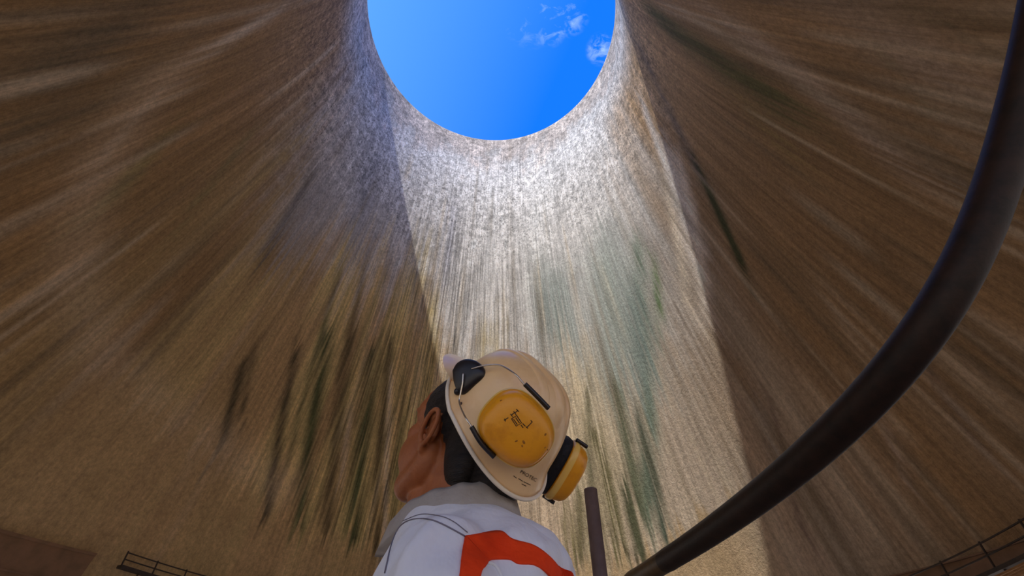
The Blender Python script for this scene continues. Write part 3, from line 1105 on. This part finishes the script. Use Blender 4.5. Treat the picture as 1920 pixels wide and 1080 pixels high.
# --- collar: a standing fold of cloth round the neck, open at the throat
bm = bmesh.new()
prof = [(.012, -.026), (.006, -.006), (.001, .012), (-.005, .020), (-.011, .017), (-.013, .000), (-.012, -.026)]
rows = []
NC = 72
for k in range(NC + 1):
    a = R(112) + R(316) * k / NC                       # gap towards the throat
    c, s_ = math.cos(a), math.sin(a)
    row = []
    for dr, dz in prof:
        rx, ry = .083 + dr, .086 + dr
        front = max(0, s_)
        tilt = -.016 * s_ - .020 * front ** 3           # higher at the nape, dropping to the front
        row.append(bm.verts.new(P(rx * c, ry * s_ - .006 + .02 * front, ZN - .004 + dz + tilt + .0015 * math.sin(k * 1.1))))
    rows.append(row)
n = len(prof)
for p, q in zip(rows, rows[1:]):
    for j in range(n):
        bm.faces.new((p[j], p[(j + 1) % n], q[(j + 1) % n], q[j]))
bm.faces.new(rows[0])
bm.faces.new(rows[-1])
tag(finish('collar', bm, M_COLLAR, jacket), 'grey stand-up collar')

# --- trousers and boots
bm = bmesh.new()
limb(bm, [P(0, -.005, .98), P(0, -.005, .84)], [.150, .140], 28)
for s in (-1, 1):
    limb(bm, [P(s * .085, -.005, .86), P(s * .10, .01, .50), P(s * .10, -.005, .12)], [.105, .080, .070], 24)
tr_me = remesh(bm, .010, 6, .5)
link_mesh('trousers', tr_me, M_TROUSER, worker)
for s in (-1, 1):
    bm = bmesh.new()
    limb(bm, [P(s * .10, -.02, .17), P(s * .10, -.025, .06)], [.056, .052], 20)
    limb(bm, [P(s * .10, -.04, .055), P(s * .103, .05, .055), P(s * .108, .17, .045)], [.045, .050, .040], 20)
    bt = link_mesh('boot', remesh(bm, .006, 5, .5), M_BOOT, worker)
    bm = bmesh.new()
    rows = []
    for z in (0.0, .028):
        rows.append([bm.verts.new(P(s * .105 + (.048 if math.sin(a) > 0 else .042) * math.cos(a), .06 + .155 * math.sin(a), z)) for a in [2 * math.pi * k / 28 for k in range(28)]])
    for k in range(28):
        bm.faces.new((rows[0][k], rows[0][(k + 1) % 28], rows[1][(k + 1) % 28], rows[1][k]))
    bm.faces.new(rows[0])
    bm.faces.new(rows[1])
    finish('sole', bm, M_SOLE, bt, False)

# ------------------------------------------------------------------ the helmet with its ear muffs
M_SHELL = mat('ivory_plastic', (.90, .61, .31), .30, 0, .5, col2=(.74, .42, .17), noise_scale=11, lo=.45, hi=.8, bump=.05, bump_scale=50)
M_EDGE = mat('ivory_edge', (.86, .76, .60), .4, 0, .5)
M_MUFF = mat('yellow_plastic', (.84, .34, .010), .38, 0, .5, col2=(.58, .19, .01), noise_scale=26, lo=.55, hi=.85, bump=.08, bump_scale=90)
M_MUFF_RIM = mat('yellow_rim', (.90, .56, .12), .35, 0, .5)
M_BLACK = mat('black_plastic', (.014, .011, .012), .38, 0, .5)
M_FOAM = mat('black_foam', (.012, .012, .014), .7, 0, .3, bump=.3, bump_scale=120)
M_WIRE = mat('steel_wire', (.62, .55, .46), .25, .9, .5)
M_SCUFF = mat('scuff', (.30, .11, .01), .8)
M_INK = mat('black_ink', (.05, .028, .012), .8)
M_STICK = mat('white_sticker', (.80, .84, .95), .5)

TILT = Matrix.Rotation(R(-6), 4, 'X')                          # worn tipped back a little
HELM = HM @ Matrix.Translation((.0065, -.0695, .0390)) @ Matrix.Rotation(R(31.3), 4, 'X')


def K(x, y, z):
    return HELM @ Vector((x, y, z))


hb = HELM @ Vector((0, 0, 0))
helmet = thing('safety_helmet', tuple(hb), 'ivory hard hat with two yellow ear muffs worn tipped back by the worker', 'helmet')
HW, HL, HH = .0998, .1055, .109


def edge_z(a):                                                   # a: 0 = right, 90 = face
    s_ = math.sin(a)
    return -.014 + .030 * max(0, s_) - .030 * max(0, -s_) ** 1.5


def shell_pt(a, t, off=0.0):
    """t = 0 at the lower edge, 1 at the crown."""
    c, s_ = math.cos(a), math.sin(a)
    w = t * math.pi / 2
    r = math.cos(w) ** .62
    flare = .010 * max(0, 1 - t / .16) ** 2
    z0 = edge_z(a)
    return Vector(((HW * r + flare + off * r) * c, (HL * r + flare + off * r) * s_, z0 + (HH - z0) * math.sin(w) ** .92 + off * math.sin(w)))


bm = bmesh.new()
NU, NV = 96, 40
outer, inner = [], []
for j in range(NV):
    t = j / NV
    outer.append([bm.verts.new(K(*shell_pt(2 * math.pi * k / NU, t))) for k in range(NU)])
    inner.append([bm.verts.new(K(*shell_pt(2 * math.pi * k / NU, t, -.004))) for k in range(NU)])
ct, ci = bm.verts.new(K(0, 0, HH)), bm.verts.new(K(0, 0, HH - .004))
for rows, top_v in ((outer, ct), (inner, ci)):
    for a, b in zip(rows, rows[1:]):
        for k in range(NU):
            bm.faces.new((a[k], a[(k + 1) % NU], b[(k + 1) % NU], b[k]))
    for k in range(NU):
        bm.faces.new((rows[-1][k], rows[-1][(k + 1) % NU], top_v))
for k in range(NU):
    bm.faces.new((outer[0][k], outer[0][(k + 1) % NU], inner[0][(k + 1) % NU], inner[0][k]))
shell = finish('shell', bm, M_SHELL, helmet)
sh_me = shell.data.copy()
sh_me.transform(Matrix.Translation(hb))
HB = bvh_of(sh_me)
# rolled edge
bm = bmesh.new()
eg = [K(*shell_pt(2 * math.pi * k / 96, 0, .001)) for k in range(97)]
tube(bm, eg, .0032, 8, False)
finish('edge_roll', bm, M_EDGE, helmet)
# peak
bm = bmesh.new()
rows = []
for i in range(25):
    a = R(28 + 124 * i / 24)
    row = []
    e = max(0.0, math.sin((a - R(28)) / R(124) * math.pi))
    b0 = shell_pt(a, .02)
    out = Vector((math.cos(a) * .35, math.sin(a), 0)).normalized()
    for j in range(7):
        q = b0 + out * (.066 * e ** .7 * j / 6) + Vector((0, 0, .004 - .014 * (j / 6) ** 2 * e))
        row.append(bm.verts.new(K(*q)))
    rows.append(row)
for p, q in zip(rows, rows[1:]):
    for j in range(6):
        bm.faces.new((p[j], q[j], q[j + 1], p[j + 1]))
bmesh.ops.solidify(bm, geom=bm.faces[:], thickness=.004)
bmesh.ops.remove_doubles(bm, verts=bm.verts, dist=1e-6)
finish('peak', bm, M_SHELL, helmet)
# raised ridges over the crown
for xo, hgt_ in ((0, .0065), (-.034, .004), (.034, .004)):
    bm = bmesh.new()
    rows = []
    for i in range(49):
        ang = R(28 + 124 * i / 48)
        e = min(1, math.sin((ang - R(28)) / R(124) * math.pi) * 2.2)
        row = []
        for j in range(9):
            x = xo + (j - 4) / 4 * .0105
            prof_h = hgt_ * e * (1 - ((j - 4) / 4) ** 4) - .001
            # drop onto the shell from above its middle
            o_ = K(0, 0, .01)
            tgt = Vector((x, HL * math.cos(ang), .01 + HH * math.sin(ang)))
            d = ((HELM @ tgt) - o_).normalized()
            h, nrm, _, _ = HB.ray_cast(o_ + d * .5, -d)
            row.append(bm.verts.new(h + d * prof_h))
        rows.append(row)
    for p, q in zip(rows, rows[1:]):
        for j in range(8):
            bm.faces.new((p[j], q[j], q[j + 1], p[j + 1]))
    finish('ridge', bm, M_SHELL, helmet)


def on_shell(px, py, off=0.0):
    d = ray(px, py).normalized()
    h, n, i, t = HB.ray_cast(CO, d)
    if h is None:
        h, n, i, t = HB.find_nearest(at(px, py, .68))
    if n.dot(CO - h) < 0:
        n = -n
    return h + n * off, n


def muff(center, nrm, up, w, l, name='ear_muff', label=None):
    """Cup of an ear muff lying against the helmet: nrm points out of the cup, up along its long axis."""
    nrm = nrm.normalized()
    up = (up - nrm * up.dot(nrm)).normalized()
    sd = up.cross(nrm)

    def ringpts(k, h, n=56, e=.80):
        out = []
        for i in range(n):
            a = 2 * math.pi * i / n
            c, s_ = math.cos(a), math.sin(a)
            egg = 1 + .07 * s_
            out.append(center + sd * (w * k * egg * math.copysign(abs(c) ** e, c)) + up * (l * k * math.copysign(abs(s_) ** e, s_)) + nrm * h)
        return out

    def lathe(prof, mat_, nm, par, cap=True):
        bm = bmesh.new()
        rr = [[bm.verts.new(p) for p in ringpts(k, h)] for k, h in prof]
        for a, b in zip(rr, rr[1:]):
            for k in range(56):
                bm.faces.new((a[k], a[(k + 1) % 56], b[(k + 1) % 56], b[k]))
        if cap:
            bm.faces.new(rr[0])
            bm.faces.new(rr[-1])
        return finish(nm, bm, mat_, par)
    cup = lathe([(.96, .000), (1.0, .003), (1.0, .008), (.985, .012), (.955, .0145), (.94, .016), (.925, .020), (.88, .027), (.78, .033), (.60, .0368), (.35, .0385), (.12, .039)], M_MUFF, name, helmet)
    lathe([(.99, .0015), (1.02, .004), (1.02, .009), (.985, .0125)], M_MUFF_RIM, 'cup_rim', cup, False)
    lathe([(.70, -.024), (.86, -.024), (.96, -.019), (.99, -.010), (.95, -.001), (.70, .0)], M_FOAM, 'cushion', cup)
    return cup, sd, up, nrm


# the near muff, parked on the side of the helmet
c0, n0 = on_shell(966, 800)
tocam = (CO - c0).normalized()
n0 = (n0 * .55 + tocam * .45).normalized()
axis = (at(905, 735, .6) - at(1030, 860, .6))
cup, sd, up, nn = muff(c0 + n0 * .019, n0, axis, .0448, .0530, 'ear_muff')
cup['label'] = 'yellow ear muff cup with scribbled marks, on the near side'
MC = c0 + n0 * .019
# the far muff
NX = HR @ Vector((1, 0, 0))
c1 = at(1048, 876, .80)
far_n = (Vector((1, 0, 0)) * .84 - CU * .50 - CF * .12).normalized()
cup2, sd2, up2, nn2 = muff(c1, far_n, at(1085, 820, .8) - at(1020, 925, .8), .043, .054, 'ear_muff')
cup2['label'] = 'yellow ear muff cup with black cushion, on the far side'


def wire(name, pts, rad, mat_, par, n=40):
    bm = bmesh.new()
    tube(bm, spline(pts, n), rad, 8)
    return finish(name, bm, mat_, par)


def sp(x, y, off):
    return on_shell(x, y, off)[0]


def on_rim(px, py, h):
    """Point at height h above the near cup's base plane."""
    d = ray(px, py)
    o_ = MC + n0 * h
    return CO + d * ((o_ - CO).dot(n0) / d.dot(n0))


# hinge bracket on the near side
def bracket(outline, depth, name):
    mx = sum(x for x, y in outline) / len(outline)
    my = sum(y for x, y in outline) / len(outline)
    cen, nav = on_shell(mx, my, 0)
    nav = (nav * .7 + (CO - cen).normalized() * .5).normalized()
    pts = []
    for x, y in outline:                       # the bracket's own flat back plate
        d = ray(x, y)
        pts.append((CO + d * ((cen - CO).dot(nav) / d.dot(nav)), nav))
    bm = bmesh.new()
    rows = []
    for k, h in ((.9, -.012), (1.0, -.003), (1.0, depth * .45), (.93, depth * .75), (.72, depth * .95), (.35, depth)):
        rows.append([bm.verts.new(cen + (p - cen) * k + nav * h) for p, n in pts])
    m = len(pts)
    for a, b in zip(rows, rows[1:]):
        for k in range(m):
            bm.faces.new((a[k], a[(k + 1) % m], b[(k + 1) % m], b[k]))
    bm.faces.new(rows[0])
    bm.faces.new(rows[-1])
    return finish(name, bm, M_BLACK, helmet), cen + nav * depth, nav


def smooth_outline(pts, n=40):
    c = spline([(x, y, 0) for x, y in pts + pts[:1]], n + 1)[:-1]
    return [(p.x, p.y) for p in c]


brk, bc, bn = bracket(smooth_outline([(853, 700), (862, 685), (880, 677), (900, 682), (912, 697), (910, 712), (893, 728), (874, 742), (862, 738), (855, 720)]), .016, 'hinge_bracket')
bm = bmesh.new()
tube(bm, [sp(842, 703, .002), sp(848, 702, .006), sp(858, 700, .010)], .0022, 8)
finish('pin', bm, M_BLACK, brk)
bm = bmesh.new()
ellipsoid(bm, sp(860, 737, .004), (.0055, .0055, .0055))
finish('knob', bm, M_BLACK, brk)
# fork of two wires holding the cup, each ending in a black sleeve
w1 = [sp(893, 702, .014), sp(915, 695, .012), sp(940, 695, .012), on_rim(964, 700, -.004), on_rim(978, 715, .004), on_rim(990, 730, .006)]
wire('wire_arm', w1, .0013, M_WIRE, cup)
wire('arm_sleeve', [on_rim(984, 720, .006), on_rim(1006, 742, .008), on_rim(1029, 766, .008)], .0036, M_BLACK, cup)
w2 = [sp(882, 712, .018), sp(878, 728, .014), sp(870, 745, .011), sp(867, 762, .010), on_rim(872, 781, .000), on_rim(886, 803, .010)]
wire('wire_arm', w2, .0013, M_WIRE, cup)
wire('arm_sleeve', [on_rim(884, 800, .010), on_rim(902, 830, .014), on_rim(927, 857, .014)], .0036, M_BLACK, cup)
# far muff: pivots at both ends
for e in (-1, 1):
    q = c1 + up2 * .057 * e + nn2 * .012
    wire('pivot', [q - Vector((1, 0, 0)) * .009 + CU * .006, q, q + Vector((1, 0, 0)) * .010 - CU * .007], .0036, M_BLACK, cup2, 8)
# vent hole and sticker spots
for x, y, r in ((864, 757, .0028), (842, 709, .0022)):
    bm = bmesh.new()
    p, n = on_shell(x, y, .0006)
    ellipsoid(bm, p, (r, r, .0008), n.to_track_quat('Z', 'Y').to_matrix(), 14, 6)
    finish('rivet', bm, mat('rivet_%d' % x, (.10, .05, .03), .5), helmet)


def strokes(name, segs, place, rad, par, mat_=M_INK):
    bm = bmesh.new()
    for s_ in segs:
        tube(bm, [place(*p) for p in s_], rad, 5)
    return finish(name, bm, mat_, par, False)


# marks scribbled on the near cup (in the cup's plane, photo points)
CB = bvh_of((lambda m_: (m_.transform(Matrix.Translation(Vector(cup['base']))), m_)[1])(cup.data.copy()))


def on_cup(px, py, off=.0002):
    d = ray(px, py).normalized()
    h, n, i, t = CB.ray_cast(CO, d)
    if h is None:
        h, n, i, t = CB.find_nearest(at(px, py, .6))
    if n.dot(CO - h) < 0:
        n = -n
    return h + n * off


hand = [[(957, 776), (961, 781)], [(959, 778), (964, 774)], [(963, 771), (968, 778)], [(966, 774), (970, 770)], [(968, 767), (973, 772)], [(945, 788), (953, 783)], [(948, 790), (946, 785)],
        [(959, 785), (969, 779), (978, 793), (968, 799), (959, 785)], [(963, 786), (970, 796)], [(967, 783), (974, 793)], [(970, 781), (976, 790)],
        [(977, 797), (981, 802)], [(980, 794), (985, 799)], [(988, 801), (998, 791)], [(990, 803), (986, 800)], [(998, 791), (995, 788)]]
strokes('ink_marks', hand, on_cup, .00065, cup)
for x, y, r in ((968, 827, .0012), (982, 829, .0016), (1022, 815, .0014), (940, 751, .0011), (1022, 839, .0008), (979, 836, .0010), (1032, 847, .0008)):
    bm = bmesh.new()
    p_ = on_cup(x, y, .0)
    ellipsoid(bm, p_, (r, r * 1.8, .0005), n0.to_track_quat('Z', 'Y').to_matrix() @ Matrix.Rotation(R(x * 7), 3, 'Z'), 10, 6)
    finish('scuff', bm, M_SCUFF, cup)


# printed lettering on the rear of the shell
def lettering(txt, p0, p1, size, par, name):
    cu = bpy.data.curves.new('t', 'FONT')
    cu.body = txt
    cu.size = size
    o = bpy.data.objects.new('t', cu)
    COL.objects.link(o)
    dg = bpy.context.evaluated_depsgraph_get()
    dg.update()
    me_ = bpy.data.meshes.new_from_object(o.evaluated_get(dg))
    bpy.data.objects.remove(o)
    wid = max(v.co.x for v in me_.vertices)
    ux, uy = (p1[0] - p0[0]) / wid, (p1[1] - p0[1]) / wid
    ln = math.hypot(p1[0] - p0[0], p1[1] - p0[1])
    nx, ny = (p1[1] - p0[1]) / ln, -(p1[0] - p0[0]) / ln
    for v in me_.vertices:
        v.co = on_shell(p0[0] + ux * v.co.x + nx * v.co.y * ln / wid, p0[1] + uy * v.co.x + ny * v.co.y * ln / wid, .0007)[0]
    return link_mesh(name, me_, M_INK, par, False)


lettering('PROTEC', (974, 886), (1004, 903), 1.0, helmet, 'lettering')
strokes('small_print', [[(963, 892), (968, 896)], [(972, 897), (980, 902)], [(982, 903), (994, 909)], [(978, 907), (986, 911)]], lambda x, y: sp(x, y, .0006), .0005, helmet)
# sticker on the tip of the peak
